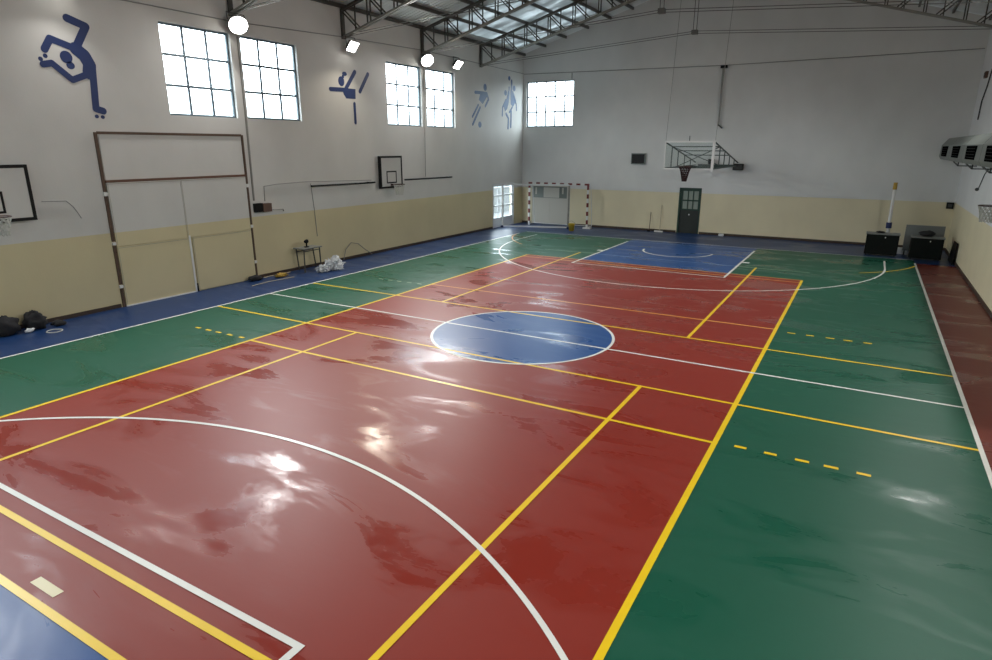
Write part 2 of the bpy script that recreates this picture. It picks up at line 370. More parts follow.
# roof sheet
SK = (-9.05, -5.15, 10.6, 16.7)
def slab(x0, x1, y0, y1, t0=0.02, t1=0.1):
    vs = [(x, y, zroof(x) + t) for t in (t0, t1) for x, y in ((x0, y0), (x1, y0), (x1, y1), (x0, y1))]
    w.add(vs, [(0,3,2,1),(4,5,6,7),(0,1,5,4),(1,2,6,5),(2,3,7,6),(3,0,4,7)])
w = MB()
for q in ((XL-0.3, SK[0], YB-0.3, YF+0.3), (SK[1], XC-1e-4, YB-0.3, YF+0.3), (SK[0], SK[1], YB-0.3, SK[2]), (SK[0], SK[1], SK[3], YF+0.3), (XC+1e-4, XR+0.3, YB-0.3, YF+0.3)): slab(*q)
tag(w.build('ceiling', 'roof'), 'pitched corrugated metal roof sheeting over the hall', 'ceiling', kind='structure')
w = MB(); slab(SK[0], SK[1], SK[2], SK[3], 0.03, 0.035)
tag(w.build('window_12', 'sky'), 'milky translucent skylight sheet in the roof above the far left corner', 'skylight', kind='structure')
# skirting
w = MB()
w.box(XL, 1.2, 0, XL + 0.025, 14.85, 0.09); w.box(XL, YB, 0, XL + 0.025, -2.83, 0.09)
tag(w.build('baseboard_left', 'skirt'), 'dark brown skirting along the window wall', 'baseboard', kind='structure')
w = MB(); w.box(XL+0.03, YF - 0.025, 0, -8.9, YF, 0.1); w.box(-6.8, YF - 0.025, 0, -1.5, YF, 0.1); w.box(-0.46, YF - 0.025, 0, XR - 0.03, YF, 0.1)
tag(w.build('baseboard_far', 'skirt'), 'dark skirting along the gable wall', 'baseboard', kind='structure')
w = MB(); w.box(XR - 0.03, YB, 0, XR, YF, 0.09)
tag(w.build('baseboard_right', 'skirt'), 'brown skirting along the right wall', 'baseboard', kind='structure')
# yard outside the door
w = MB(); w.box(XL - 14, 4, -0.15, XL - WT, 30, -0.02)
tag(w.build('ground', 'ground'), 'pale concrete yard outside the open glazed door', 'ground', kind='structure')

w = MB(); w.box(-13.2, 8, -0.05, -13.0, 30, 1.35); w.box(-13.22, 8, 1.35, -12.98, 30, 1.42)  # invented dark wall, keeps the lower door panes from washing out
tag(w.build('wall_yard_added', 'ground'), 'low yard wall added to darken the view through the glazed corner door', 'wall', kind='structure')
# ---------------------------------------------------------------- windows
def window(idx, u0, u1, z0, z1, nc, nr, side, label):
    if side == 'L': P = lambda u, z, t: (XL - 0.10 - t, u, z); base = (XL - 0.1, (u0+u1)/2, z0)
    elif side == 'F': P = lambda u, z, t: (u, YF + 0.10 + t, z); base = ((u0+u1)/2, YF + 0.1, z0)
    else: P = lambda u, z, t: (u, YB - 0.10 - t, z); base = ((u0+u1)/2, YB - 0.1, z0)
    r = thing('window_%d' % idx, label, 'window', base, kind='structure')
    f = MB(); g = MB()
    def b(mb, a0, a1, c0, c1, t0, t1):
        p, q = P(a0, c0, t0), P(a1, c1, t1); mb.box(*p, *q)
    fw = 0.05
    b(f, u0, u0+fw, z0, z1, -0.02, 0.03); b(f, u1-fw, u1, z0, z1, -0.02, 0.03); b(f, u0+fw, u1-fw, z0, z0+fw, -0.02, 0.03); b(f, u0+fw, u1-fw, z1-fw, z1, -0.02, 0.03)
    for i in range(1, nc):
        u = u0 + (u1-u0)*i/nc; b(f, u-0.03, u+0.03, z0+fw, z1-fw, -0.01, 0.02)
    for j in range(1, nr):
        z = z0 + (z1-z0)*j/nr; b(f, u0+fw, u1-fw, z-0.03, z+0.03, -0.014, 0.024)
    b(g, u0+0.02, u1-0.02, z0+0.02, z1-0.02, 0.004, 0.008)
    f.build('window_frame', 'winframe', r); g.build('window_glass', 'glass', r)
    # sky light enters here: portal for the renderer only
    L = bpy.data.lights.new('portal', 'AREA'); L.shape = 'RECTANGLE'; L.size = u1-u0; L.size_y = z1-z0; L.cycles.is_portal = True
    o = bpy.data.objects.new('window_portal', L); COL.objects.link(o)
    o.location = P((u0+u1)/2, (z0+z1)/2, 0.1)
    o.rotation_euler = {'L': (0, -PI/2, 0), 'F': (-PI/2, 0, 0), 'B': (PI/2, 0, 0)}[side]
    if side == 'L': L.size, L.size_y = z1-z0, u1-u0
names = ['nine-pane steel window above the timber-framed panel, nearest window on the left wall', 'nine-pane steel window just right of the first floodlight',
         'nine-pane steel window above the small wall backboard, left of its pair', 'nine-pane steel window under the last floodlight, beside the footballer pictogram']
for i, (a, b) in enumerate(LWIN): window(i + 1, a, b, WZ0, WZ1, 3, 3, 'L', names[i])
window(5, *FWIN, 5, 3, 'F', 'wide fifteen-pane window high on the gable wall above the goals')
bn = ['third', 'fourth', 'second', 'first']
for i, (a, b) in enumerate(BWIN): window(6 + i, a, b, WZ0, WZ1, 3, 3, 'L', 'nine-pane side wall window, %s one outside the left of the view' % bn[i])
window(10, -7.5, -4.5, 4.66, 6.74, 5, 3, 'B', 'window behind the viewpoint, left of two')
window(11, 3.5, 6.5, 4.66, 6.74, 5, 3, 'B', 'window behind the viewpoint, right of two')

# ---------------------------------------------------------------- doors
r = thing('door_1', 'open white glazed double door in the left corner, daylight behind it', 'door', (XL, 15.9, 0), kind='structure')
f = MB()
f.box(XL-0.12, 14.9, 0, XL+0.02, 14.95, 2.06); f.box(XL-0.12, 16.9, 0, XL+0.02, 16.95, 2.06); f.box(XL-0.12, 14.95, 2.01, XL+0.02, 16.9, 2.06)
f.build('door_frame', 'whitegrey', r)
for (a, b) in ((14.96, 15.88), (15.92, 16.89)):
    d = MB(); g = MB()
    d.box(XL-0.08, a, 0.02, XL-0.03, a+0.07, 2.0); d.box(XL-0.08, b-0.07, 0.02, XL-0.03, b, 2.0)
    for z0, z1 in ((0.0, 0.46), (0.98, 1.04), (1.46, 1.52), (1.93, 2.0)): d.box(XL-0.08, a+0.07, z0, XL-0.03, b-0.07, z1)
    d.box(XL-0.07, (a+b)/2-0.015, 0.46, XL-0.04, (a+b)/2+0.015, 1.93) if a < 15 else None
    g.box(XL-0.06, a+0.07, 0.46, XL-0.055, b-0.07, 1.93)
    q = d.build('door_leaf', 'whitegrey', r); g.build('door_glass', 'glass', q)
h = MB(); h.tube([(XL+0.0, 16.80, 0.95), (XL+0.05, 16.80, 0.95), (XL+0.05, 16.80, 1.15), (XL, 16.80, 1.15)], 0.012); h.build('door_handle', 'black', r)

r = thing('door_2', 'dark green wooden door with six small panes under the far basket', 'door', (-0.98, YF, 0), kind='structure')
x0, x1 = -1.46, -0.50
f = MB(); f.box(x0, YF-0.02, 0, x0+0.07, YF+0.12, 2.0); f.box(x1-0.05, YF-0.02, 0, x1, YF+0.12, 2.0); f.box(x0+0.07, YF-0.02, 1.94, x1-0.05, YF+0.12, 2.0)
f.build('door_frame', 'greenwood', r)
a, b = x0+0.07, x1-0.05
d = MB(); d.box(a, YF+0.04, 0.0, b, YF+0.09, 1.02)
lf = d.build('door_leaf', 'doorblack', r)
d = MB(); d.box(a, YF+0.03, 1.02, a+0.09, YF+0.09, 1.94); d.box(b-0.07, YF+0.03, 1.02, b, YF+0.09, 1.94)
for z, zz in ((1.02, 1.08), (1.42, 1.48), (1.86, 1.94)): d.box(a+0.09, YF+0.03, z, b-0.07, YF+0.09, zz)
cw = (b-0.07-a-0.09)/3
for k in (1, 2): d.box(a+0.09+cw*k-0.02, YF+0.032, 1.08, a+0.09+cw*k+0.02, YF+0.088, 1.86)
d.build('muntin_frame', 'greenwood', r)
d = MB(); d.box(a+0.09, YF+0.055, 1.08, b-0.07, YF+0.06, 1.86); d.build('door_glass', 'doorglass', r)
d = MB(); d.lathe((a+0.42, YF+0.02, 0.83), [(0.02, -0.03), (0.035, 0), (0.02, 0.03)], 10); d.build('door_handle', 'white', r)

r = thing('door_3', 'pale grey metal door behind the goals, dark transom window on top', 'door', (-7.85, YF, 0), kind='structure')
d = MB(); d.box(-8.85, YF+0.03, 0.0, -7.853, YF+0.09, 1.24); d.box(-7.85, YF+0.03, 0.0, -6.85, YF+0.09, 1.24); d.build('door_leaf', 'doorpale', r)
d = MB(); d.box(-8.85, YF+0.0, 1.24, -6.85, YF+0.1, 1.29); d.box(-8.85, YF+0.0, 1.84, -6.85, YF+0.1, 1.92); d.box(-8.85, YF, 1.29, -8.78, YF+0.1, 1.84); d.box(-6.92, YF, 1.29, -6.85, YF+0.1, 1.84)
d.build('transom_frame', 'doorpale', r)
d = MB(); d.box(-8.78, YF+0.05, 1.29, -6.92, YF+0.07, 1.84); d.build('transom_glass', 'ductgrey', r)
d = MB(); d.box(-8.2, YF+0.03, 1.31, -7.35, YF+0.045, 1.80); d.box(-8.66, YF+0.03, 1.45, -8.58, YF+0.045, 1.78); d.box(-7.2, YF+0.03, 1.5, -7.12, YF+0.045, 1.8)
d.build('glass_reflection', 'doorpale', r)  # pale plates imitate lights reflected in the transom glass

# ---------------------------------------------------------------- timber-framed sliding panel on the left wall
r = thing('sliding_gate', 'large sheet panel in a brown timber frame on the left wall', 'gate', (XL, -0.8, 0))
ya, yb = -2.76, 1.16
d = MB(); d.box(XL, ya+0.06, 2.98, XL+0.02, yb-0.06, 4.0); d.build('upper_panel', 'wallL', r)
for (a, b, c, e) in ((ya+0.05, -0.88, 1.45, 2.92), (-0.87, yb-0.05, 1.45, 2.92), (ya+0.05, -0.855, 0.03, 1.44), (-0.75, yb-0.05, 0.03, 1.44)):
    d = MB(); d.box(XL, a, c, XL+0.04, b, e); o = d.build('gate_panel', 'wallL', r)
    d = MB(); y_, z_ = (a+0.02, b-0.02), (c+0.02, e-0.02)
    d.box(XL+0.04, y_[0], z_[1]-0.012, XL+0.044, y_[1], z_[1]); d.box(XL+0.04, y_[0], z_[0], XL+0.044, y_[0]+0.01, z_[1]); d.build('panel_seam', 'seam', o)
d = MB(); d.box(XL+0.0, -0.85, 0.0, XL+0.045, -0.80, 1.5); d.build('centre_post', 'white', r)
d = MB(); d.box(XL, -0.80, 0.0, XL+0.05, -0.755, 0.22); d.build('bolt', 'black', r)
for y, w_ in ((ya, 0.065), (yb, 0.055)):
    for c, e in ((2.72, 4.03), (1.58, 2.62), (0.55, 1.48), (0.0, 0.45)):
        d = MB(); d.box(XL, y-w_/2, c, XL+0.035, y+w_/2, e); d.build('frame_post', 'wood', r)
    for z in (2.67, 1.53, 0.50):
        d = MB(); d.box(XL, y-0.04, z-0.035, XL+0.05, y+0.04, z+0.035); d.build('bracket', 'white', r)
d = MB(); d.box(XL, ya+0.04, 3.99, XL+0.035, yb-0.03, 4.05); d.build('top_rail', 'wood', r)
d = MB(); d.box(XL, ya+0.04, 2.92, XL+0.045, yb-0.03, 2.98); d.build('middle_rail', 'woodred', r)
d = MB(); d.box(XL, ya+0.04, 0.0, XL+0.06, -0.86, 0.03); d.build('sill', 'white', r)

# ---------------------------------------------------------------- painted pictograms
def fig(name, label, mural, strokes=(), polys=(), ovals=()):
    mb = MB(); k = 0
    for pts, wd in strokes:
        t = XL + 0.003 + 0.0013 * k; k += 1
        for (a, b) in zip(pts[:-1], pts[1:]):
            a_, b_ = Vector(a), Vector(b); d = (b_-a_); ang = math.atan2(d.y, d.x); r_ = wd/2
            poly = [(b_.x + r_*math.cos(ang+s), b_.y + r_*math.sin(ang+s)) for s in [(-PI/2 + PI*i/8) for i in range(9)]]
            poly += [(a_.x + r_*math.cos(ang+s), a_.y + r_*math.sin(ang+s)) for s in [(PI/2 + PI*i/8) for i in range(9)]]
            mb.prism(poly, lambda u, v, tt: (tt, u, v), XL, t); t += 0.0002
    for poly in polys:
        mb.prism(poly, lambda u, v, tt: (tt, u, v), XL, XL + 0.0025)
    for (u, v, ru, rv) in ovals:
        mb.prism([(u + ru*math.cos(2*PI*i/24), v + rv*math.sin(2*PI*i/24)) for i in range(24)], lambda u, v, tt: (tt, u, v), XL, XL + 0.0025)
    tag(mb.build(name, mural), label, 'wall painting', 'blue sport pictograms on the left wall')
fig('wall_pictogram', 'navy painted roller skater bent over with one leg raised', 'mural',
    [([(-2.93, 6.33), (-2.57, 6.22), (-2.82, 5.80)], 0.165), ([(-3.48, 5.66), (-3.34, 5.88), (-2.86, 5.74)], 0.145),
     ([(-2.85, 5.74), (-2.70, 5.62), (-2.62, 5.44), (-2.66, 5.27)], 0.27), ([(-2.57, 5.40), (-2.64, 4.53), (-2.49, 4.49)], 0.15),
     ([(-2.70, 5.24), (-3.03, 5.10), (-3.39, 5.40), (-3.56, 5.36)], 0.13)], (), [(-3.08, 5.55, 0.125, 0.125), (-3.02, 5.39, 0.085, 0.075), (-3.49, 5.53, 0.045, 0.045), (-3.59, 5.46, 0.045, 0.045), (-2.65, 4.37, 0.045, 0.04), (-2.52, 4.36, 0.045, 0.04)])
fig('wall_pictogram', 'navy painted gymnast kicking one leg high, between the two window pairs', 'mural',
    [([(4.72, 5.48), (5.33, 5.50)], 0.13), ([(5.43, 5.55), (5.89, 6.09)], 0.14), ([(6.09, 5.50), (6.53, 6.08)], 0.13), ([(5.79, 5.10), (5.79, 4.50)], 0.11)],
    [[(5.25, 5.56), (5.88, 5.56), (5.86, 5.25), (5.42, 5.24), (5.30, 5.37)]], [(5.23, 5.75, 0.14, 0.15), (5.40, 5.99, 0.11, 0.065), (5.32, 5.90, 0.05, 0.06)])
fig('wall_pictogram', 'blue painted footballer with outstretched arm and a ball at his foot', 'mural2',
    [([(13.40, 5.98), (14.15, 6.0)], 0.13), ([(14.39, 5.97), (14.51, 5.76), (14.24, 5.46)], 0.11), ([(13.64, 5.48), (13.16, 4.98)], 0.10), ([(13.79, 5.38), (13.18, 4.66)], 0.11)],
    [[(13.85, 6.05), (14.40, 6.06), (14.45, 5.91), (14.02, 5.53), (13.70, 5.69)]], [(14.23, 6.24, 0.14, 0.15), (13.77, 4.67, 0.14, 0.13)])
fig('wall_pictogram', 'faded blue painted pair of basketball players jumping for the ball, nearest the corner', 'mural2',
    [([(16.65, 6.70), (16.65, 6.31)], 0.14), ([(16.40, 6.40), (16.41, 6.13)], 0.10), ([(16.10, 5.83), (15.80, 5.49), (15.77, 5.13)], 0.10),
     ([(16.90, 6.02), (17.12, 5.7), (17.16, 5.43)], 0.09), ([(16.13, 5.22), (16.36, 5.02), (16.33, 4.58)], 0.12), ([(16.62, 5.34), (16.59, 4.65)], 0.12), ([(16.45, 5.30), (16.74, 5.55)], 0.09)],
    [[(16.32, 6.26), (16.45, 6.1), (16.36, 5.7), (16.23, 5.44), (16.03, 5.31), (15.9, 5.54), (16.15, 5.85)], [(16.54, 6.3), (16.81, 6.25), (17.12, 5.84), (16.8, 5.56), (16.57, 5.67)]],
    [(16.42, 6.80, 0.11, 0.10), (16.07, 6.14, 0.13, 0.12), (16.90, 6.39, 0.14, 0.13)])

# ---------------------------------------------------------------- roof trusses
CH = 0.165          # top chord centre below the roof sheet
def ztop(x): return zroof(x) - CH
def zbot(x): return ztop(x) - 0.80
PUR = [-9.32, -8.24, -7.20, -6.12, -5.08, -4.08, -3.04, -2.0, -0.95]
def make_truss():
    r = thing('roof_truss', '', 'roof truss', (XC, 0.0, EAVE))
    xs = [XL + 0.06, *[XL + 0.06 + (XC - XL - 0.06) * i / 17 for i in range(1, 18)]]
    mir = lambda x: XL + XR - x
    for sgn in (0, 1):
        X = (lambda x: x) if sgn == 0 else mir
        m = MB()
        for dy in (-0.045, 0.045): m.bar((X(xs[0]), dy, ztop(xs[0])), (X(XC), dy, ztop(XC-1e-6)), 0.05, 0.07)
        m.build('top_chord', 'steel', r)
        m = MB()
        for dy in (-0.05, 0.05): m.bar((X(xs[0]), dy, zbot(xs[0])), (X(XC), dy, zbot(XC-1e-6)), 0.055, 0.06)
        m.build('bottom_chord', 'steel2', r)
        for i, x in enumerate(xs):
            if i == 17 and sgn: continue
            if i and i % 2 == 1 and i < 17: continue
            m = MB(); x2 = X(x)
            if i == 0: m.box(x2-0.035, -0.06, zbot(x)-0.04, x2+0.035, 0.06, ztop(x)+0.04)
            else: m.bar((x2, -0.035, zbot(x)), (x2, -0.035, ztop(x)), 0.035, 0.035); m.bar((x2+0.07, 0.035, zbot(x)), (x2+0.07, 0.035, ztop(x)), 0.035, 0.035)
            m.build('web_post', 'steel', r)
            if i == 0: continue
        for i in range(0, 16, 2):
            for dx in (0, 0.10):
                m = MB(); a, b = xs[i], xs[i+2] if i+2 < 18 else XC
                m.bar((X(a + dx), 0.0, ztop(a + dx) - 0.03), (X(min(b, a + 0.62 + dx)), 0.0, zbot(min(b, a + 0.62 + dx)) + 0.03), 0.036, 0.036); m.build('diagonal_brace', 'steel', r)
            m = MB(); xm = xs[i+1]; m.bar((X(xm), 0, zbot(xm)), (X(xm), 0, ztop(xm)), 0.036, 0.036); m.build('web_post', 'steel', r)
        m = MB()
        for dz in (0, 0.10): m.tube([(X(xs[0]), 0.07*(1 if dz else -1), zbot(xs[0]) + dz), (XC, 0.07*(1 if dz else -1), 7.63 + dz)], 0.011, 6)
        m.build('tie_rod', 'rod', r)
    m = MB()
    for dx in (-0.06, 0.06): m.tube([(XC + dx, 0, 7.66), (XC + dx, 0, zbot(XC-1e-6))], 0.013, 6)
    m.build('hanger_rod', 'rod', r)
    m = MB(); m.box(XC-0.1, -0.09, 7.61, XC+0.1, 0.09, 7.75); m.build('tie_plate', 'rod', r)
    return r
tr0 = make_truss()
tlabels = [(13.8, 'steel roof truss nearest the gable wall, its heel bare of any floodlight'), (9.6, 'steel roof truss second from the gable wall, meeting the wall between the far window pair'),
           (5.4, 'steel roof truss third from the gable wall, its heel above the gymnast pictogram'), (1.2, 'steel roof truss meeting the left wall between the two nearest windows')]
for i, (y, lb) in enumerate(tlabels):
    t = tr0 if i == 0 else copy_tree(tr0)
    t.location = (XC, y, EAVE); t['label'] = lb; t['group'] = 'trusses across the hall'
# purlins
ordn = ['at the foot of the left roof slope', 'second up the left roof slope', 'third up the left roof slope', 'fourth up the left roof slope', 'fifth up the left roof slope', 'sixth up the left roof slope', 'seventh up the left roof slope']
def purlin(x, lb):
    m = MB(); z = zroof(x)
    m.bar((x, YB + 0.02, z - 0.06), (x, YF - 0.02, z - 0.06), 0.07, 0.11)
    tag(m.build('roof_purlin', 'steel'), lb, 'purlin', 'purlins under the roof sheet')
for i, x in enumerate(PUR[:7]): purlin(x, 'dark steel purlin running along the hall, ' + ordn[i])
for i, x in enumerate(PUR[:4]): purlin(XL + XR - x, 'dark steel purlin running along the hall, ' + ordn[i].replace('left', 'right'))

# ---------------------------------------------------------------- floodlights
def flood(x, y, z, lb, sx, power, warm=False, big=False):
    r = thing('floodlight', lb, 'floodlight', (x, y, z), 'floodlights hung along the side walls')
    rot = Matrix.Rotation(math.radians(42) * sx, 3, 'Y') @ Matrix.Rotation(math.radians(-25 if big else -8) * sx, 3, 'Z')
    c = Vector((x, y, z))
    def T(p): return c + rot @ Vector((p[0]*sx, p[1], p[2]))
    def rings(prof, n):
        vs = [T((d, rr*math.cos(2*PI*k/n), rr*math.sin(2*PI*k/n))) for d, rr in prof for k in range(n)]
        fs = [(i*n+k, i*n+(k+1)%n, (i+1)*n+(k+1)%n, (i+1)*n+k) for i in range(len(prof)-1) for k in range(n)]
        return vs, fs + [tuple(range(n-1, -1, -1)), tuple((len(prof)-1)*n+k for k in range(n))]
    m = MB()
    if big:
        m.add(*rings([(-0.30, 0.07), (-0.20, 0.08), (-0.14, 0.16), (0.0, 0.25), (0.02, 0.26), (0.02, 0.235)], 24)); m.build('housing', 'darkgrey', r, True)
        m = MB(); m.add(*rings([(0.021, 0.235), (0.06, 0.20), (0.085, 0.12), (0.095, 0.03)], 24)); m.build('lens', 'lens', r, True); hw = 0.27
    else:
        vs = [T(p) for p in ((-0.16,-0.10,-0.10),(-0.16,0.10,-0.10),(-0.16,0.10,0.10),(-0.16,-0.10,0.10),(0.02,-0.19,-0.19),(0.02,0.19,-0.19),(0.02,0.19,0.19),(0.02,-0.19,0.19))]
        m.add(vs, [(0,1,2,3),(0,4,5,1),(1,5,6,2),(2,6,7,3),(3,7,4,0),(7,6,5,4)]); m.build('housing', 'darkgrey', r)
        m = MB(); m.add([T(p) for p in ((0.024,-0.17,-0.17),(0.024,0.17,-0.17),(0.024,0.17,0.17),(0.024,-0.17,0.17),(0.07,-0.12,-0.12),(0.07,0.12,-0.12),(0.07,0.12,0.12),(0.07,-0.12,0.12))],
                    [(0,3,2,1),(0,1,5,4),(1,2,6,5),(2,3,7,6),(3,0,4,7),(4,5,6,7)]); m.build('lens', 'lens', r); hw = 0.21
    m = MB(); m.tube([T((-0.05, -hw, 0)), (x - 0.08*sx, y-hw, z+0.28), (x - 0.08*sx, y+hw, z+0.28), T((-0.05, hw, 0))], 0.012, 6); m.tube([(x - 0.08*sx, y, z+0.28), (x - 0.24*sx, y, z+0.30)], 0.014, 6)
    m.build('mounting_bracket', 'steel', r)
    L = bpy.data.lights.new('flood_lamp', 'AREA'); L.shape = 'DISK'; L.size = 0.4; L.energy = power; L.color = (1.0, 0.90, 0.74) if warm else (1, 0.985, 0.96); L.spread = math.radians(150)
    o = bpy.data.objects.new('flood_lamp', L); COL.objects.link(o)
    o.location = T((0.11, 0, 0)); d = (T((1, 0, 0)) - c) * 1.0
    o.rotation_euler = d.to_track_quat('-Z', 'Z').to_euler()
LP = 150
flood(-9.08, 1.18, 6.78, 'brightest floodlight, hung between the two nearest windows', 1, LP, False, True)
flood(-9.1, 5.52, 6.80, 'floodlight glowing above the gymnast pictogram', 1, LP*0.6, True)
flood(-9.1, 9.56, 6.82, 'floodlight at a truss heel between the two far windows', 1, LP, False, True)
flood(-9.1, 11.62, 6.88, 'small warm floodlight at the top right corner of the last side window', 1, LP*0.5, True)
flood(-9.12, -3.0, 6.95, 'floodlight above the roller skater, just over the top of the view', 1, LP*0.4)
for k, (y, nm) in enumerate(((-7.2, 'nearest'), (1.2, 'middle'), (9.6, 'farthest'))):
    flood(8.37, y, 6.75, '%s floodlight on the right wall, outside the view' % nm, -1, LP)
flood(-9.12, -7.2, 6.85, 'floodlight on the left wall beside the viewpoint', 1, LP)

# ---------------------------------------------------------------- wall conduits and cables
def cable(name, lb, pts, r_=0.012, m='cable', cat='cable', grp=None):
    mb = MB(); mb.tube(pts, r_, 6); return tag(mb.build(name, m), lb, cat, grp)
x = XL + 0.02
cable('wall_cable', 'thin grey cable running along the left wall just below the truss heels', [(x, -6, 6.86), (x, -1.2, 6.90), (x, 1.3, 6.90), (x, 5.3, 7.08), (x, 9.6, 7.20), (x, 17.8, 7.12)], 0.015)
cable('wall_cable', 'thin grey cable crossing the gable wall above its window', [(XL+0.05, YF-0.02, 7.10), (-0.07, YF-0.02, 6.97), (XR-0.05, YF-0.02, 7.02)], 0.015)
cable('electrical_conduit', 'dark conduit dropping from the first floodlight to the brown box', [(x, 1.36, 6.55), (x, 1.36, 4.4), (x, 1.34, 2.24)], 0.028, 'hose', 'conduit')
cable('wall_cable', 'grey cable rising from the brown box and running to the pole by the backboard', [(x, 1.72, 2.20), (x, 1.74, 2.62), (x, 2.2, 2.66), (x, 3.3, 2.68), (x, 4.6, 2.65), (x, 6.4, 2.60)], 0.013)
cable('wall_cable', 'thin cable hanging from the pole end down to the school desk', [(x, 3.55, 2.62), (x, 3.62, 1.8), (x, 3.66, 0.95)], 0.010)
cable('wall_cable', 'thin cable dropping from the windows to the pole right of the backboard', [(x, 9.68, 6.6), (x, 9.66, 4.5), (x, 9.62, 2.60)], 0.012)
cable('wall_cable', 'short looping cable right of the nearest backboard', [(x, -4.1, 2.60), (x, -3.62, 2.58), (x, -3.5, 2.45), (x, -3.42, 2.30), (x, -3.37, 2.18)], 0.010)
cable('wall_cable', 'short stub of cable above the gable window', [(-6.85, YF-0.02, 7.03), (-6.85, YF-0.02, 6.78)], 0.02)
cable('wall_pipe', 'short pipe with a tap beside the brown box', [(x, 1.98, 1.93), (x, 2.2, 1.92), (x, 2.36, 1.92), (x, 2.38, 1.86)], 0.018, 'cable', 'pipe')
# horizontal poles on the wall
for (a, b, lb) in ((3.50, 6.50, 'long black pole held on the left wall, left of the backboard'), (8.20, 11.35, 'long black pole held on the left wall, right of the backboard')):
    r = thing('wall_pole', lb, 'pole', (XL, (a+b)/2, 2.53), 'black poles on the left wall')
    m = MB(); m.tube([(XL+0.10, a, 2.54), (XL+0.10, b, 2.52)], 0.028, 10); m.build('pole', 'black', r)
    for y in (a+0.3, b-0.3): m = MB(); m.box(XL, y-0.02, 2.51, XL+0.10, y+0.02, 2.55); m.build('bracket', 'black', r)
r = thing('electrical_box', 'brown and dark electrical box right of the timber-framed panel', 'box', (XL, 1.55, 2.03))
m = MB(); m.box(XL, 1.30, 1.91, XL+0.11, 1.56, 2.16); m.build('dark_case', 'black', r)
m = MB(); m.box(XL, 1.565, 1.90, XL+0.13, 1.86, 2.14); m.build('door', 'rustbox', r)

# ---------------------------------------------------------------- baskets
def net(mb, c, r0, r1, h, n=12, rows=5, tr=0.006):
    P = []
    for j in range(rows + 1):
        t = j / rows; rr = r0 + (r1 - r0) * t ** 0.7
        P.append([(c[0] + rr*math.cos(2*PI*(k + 0.5*(j % 2))/n), c[1] + rr*math.sin(2*PI*(k + 0.5*(j % 2))/n), c[2] - h*t) for k in range(n)])
    for j in range(rows):
        for k in range(n):
            k2 = (k - 1) % n if j % 2 == 0 else (k + 1) % n
            mb.tube([P[j][k], P[j+1][k]], tr, 3); mb.tube([P[j][k], P[j+1][k2]], tr, 3)
def ring(mb, c, r, t, n=28): mb.tube([(c[0] + r*math.cos(2*PI*k/n), c[1] + r*math.sin(2*PI*k/n), c[2]) for k in range(n)], t, 6, closed=True)
def wall_hoop(yc, sx, xw, lb, rimz=2.43, z0=2.30, z1=3.40, netm='net', off=0.0, hb=0.605):
    """side practice basket: board face towards the court"""
    r = thing('basketball_backboard', lb, 'basketball hoop', (xw, yc, z0), 'practice baskets on the side walls')
    X = lambda d: xw + sx * (d + (off if d > 0.1 else 0))
    y0, y1 = yc - hb, yc + hb
    m = MB(); m.box(X(0.15), y0, z0, X(0.225), y1, z1); m.build('board', 'boardwhite', r)
    b = 0.055
    m = MB()
    for q in ((y0-0.01, y1+0.01, z0-0.01, z0+b), (y0-0.01, y1+0.01, z1-b, z1+0.01), (y0-0.01, y0+b, z0+b, z1-b), (y1-b, y1+0.01, z0+b, z1-b)): m.box(X(0.13), q[0], q[2], X(0.235), q[1], q[3])
    m.build('border', 'black', r)
    m = MB(); a, c, s_, t_ = yc-0.28, yc+0.28, rimz+0.03, rimz+0.46
    for q in ((a, c, s_, s_+0.045), (a, c, t_-0.045, t_), (a, a+0.045, s_+0.045, t_-0.045), (c-0.045, c, s_+0.045, t_-0.045)): m.box(X(0.225), q[0], q[2], X(0.230), q[1], q[3])
    m.build('target_square', 'black', r)
    m = MB()
    for y in (yc-0.45, yc+0.45):
        for z in (z0+0.2, z1-0.2): m.box(X(0.002), y-0.02, z-0.02, X(0.14), y+0.02, z+0.02)
    m.build('wall_bracket', 'steel', r)
    m = MB(); ring(m, (X(0.235+0.12+0.2), yc, rimz), 0.20, 0.012)
    m.box(X(0.23), yc-0.07, rimz-0.05, X(0.36), yc+0.07, rimz+0.01); o = m.build('rim', 'rimdark', r)
    m = MB(); net(m, (X(0.235+0.12+0.2), yc, rimz-0.01), 0.20, 0.12, 0.36, tr=0.011); m.build('net', netm, r)
wall_hoop(7.28, 1, XL, 'small white backboard with black border on the left wall, between the black poles')
wall_hoop(-5.15, 1, XL, 'small white backboard at the left edge of the view, above the black bags', 2.40, 2.26, 3.36, hb=0.80)
wall_hoop(7.12, -1, XR, 'right wall basket whose white net shows at the right edge', 2.46, 2.25, 3.15, off=-0.12)

# the main far basket, framed off the gable wall
r = thing('wall_mounted_basket', 'clear backboard on a long steel frame reaching out over the far key', 'basketball hoop', (0, 12.9, 2.9))
bx0, bx1, by, bz0, bz1 = -0.9, 0.9, 12.9, 2.94, 3.95
m = MB(); m.box(bx0+0.05, by-0.006, bz0+0.05, bx1-0.05, by+0.006, bz1-0.05); m.build('board', 'acrylic', r)
m = MB(); t = 0.06
m.box(bx0, by-0.025, bz1-t, bx1, by+0.025, bz1); m.box(bx0, by-0.025, bz0, bx1, by+0.025, bz0+0.045)
m.box(bx0, by-0.025, bz0+0.045, bx0+0.045, by+0.025, bz1-t); m.box(bx1-0.085, by-0.04, bz0-0.06, bx1, by+0.04, bz1-t)
m.build('board_frame', 'white', r)
m = MB(); ring(m, (0, by-0.15-0.225, 3.05), 0.225, 0.012); m.box(-0.09, by-0.16, 2.98, 0.09, by-0.01, 3.08); m.build('rim', 'rimdark', r)
m = MB(); net(m, (0, by-0.375, 3.04), 0.21, 0.07, 0.50, 14, 7, 0.017); m.build('net', 'netdark', r)
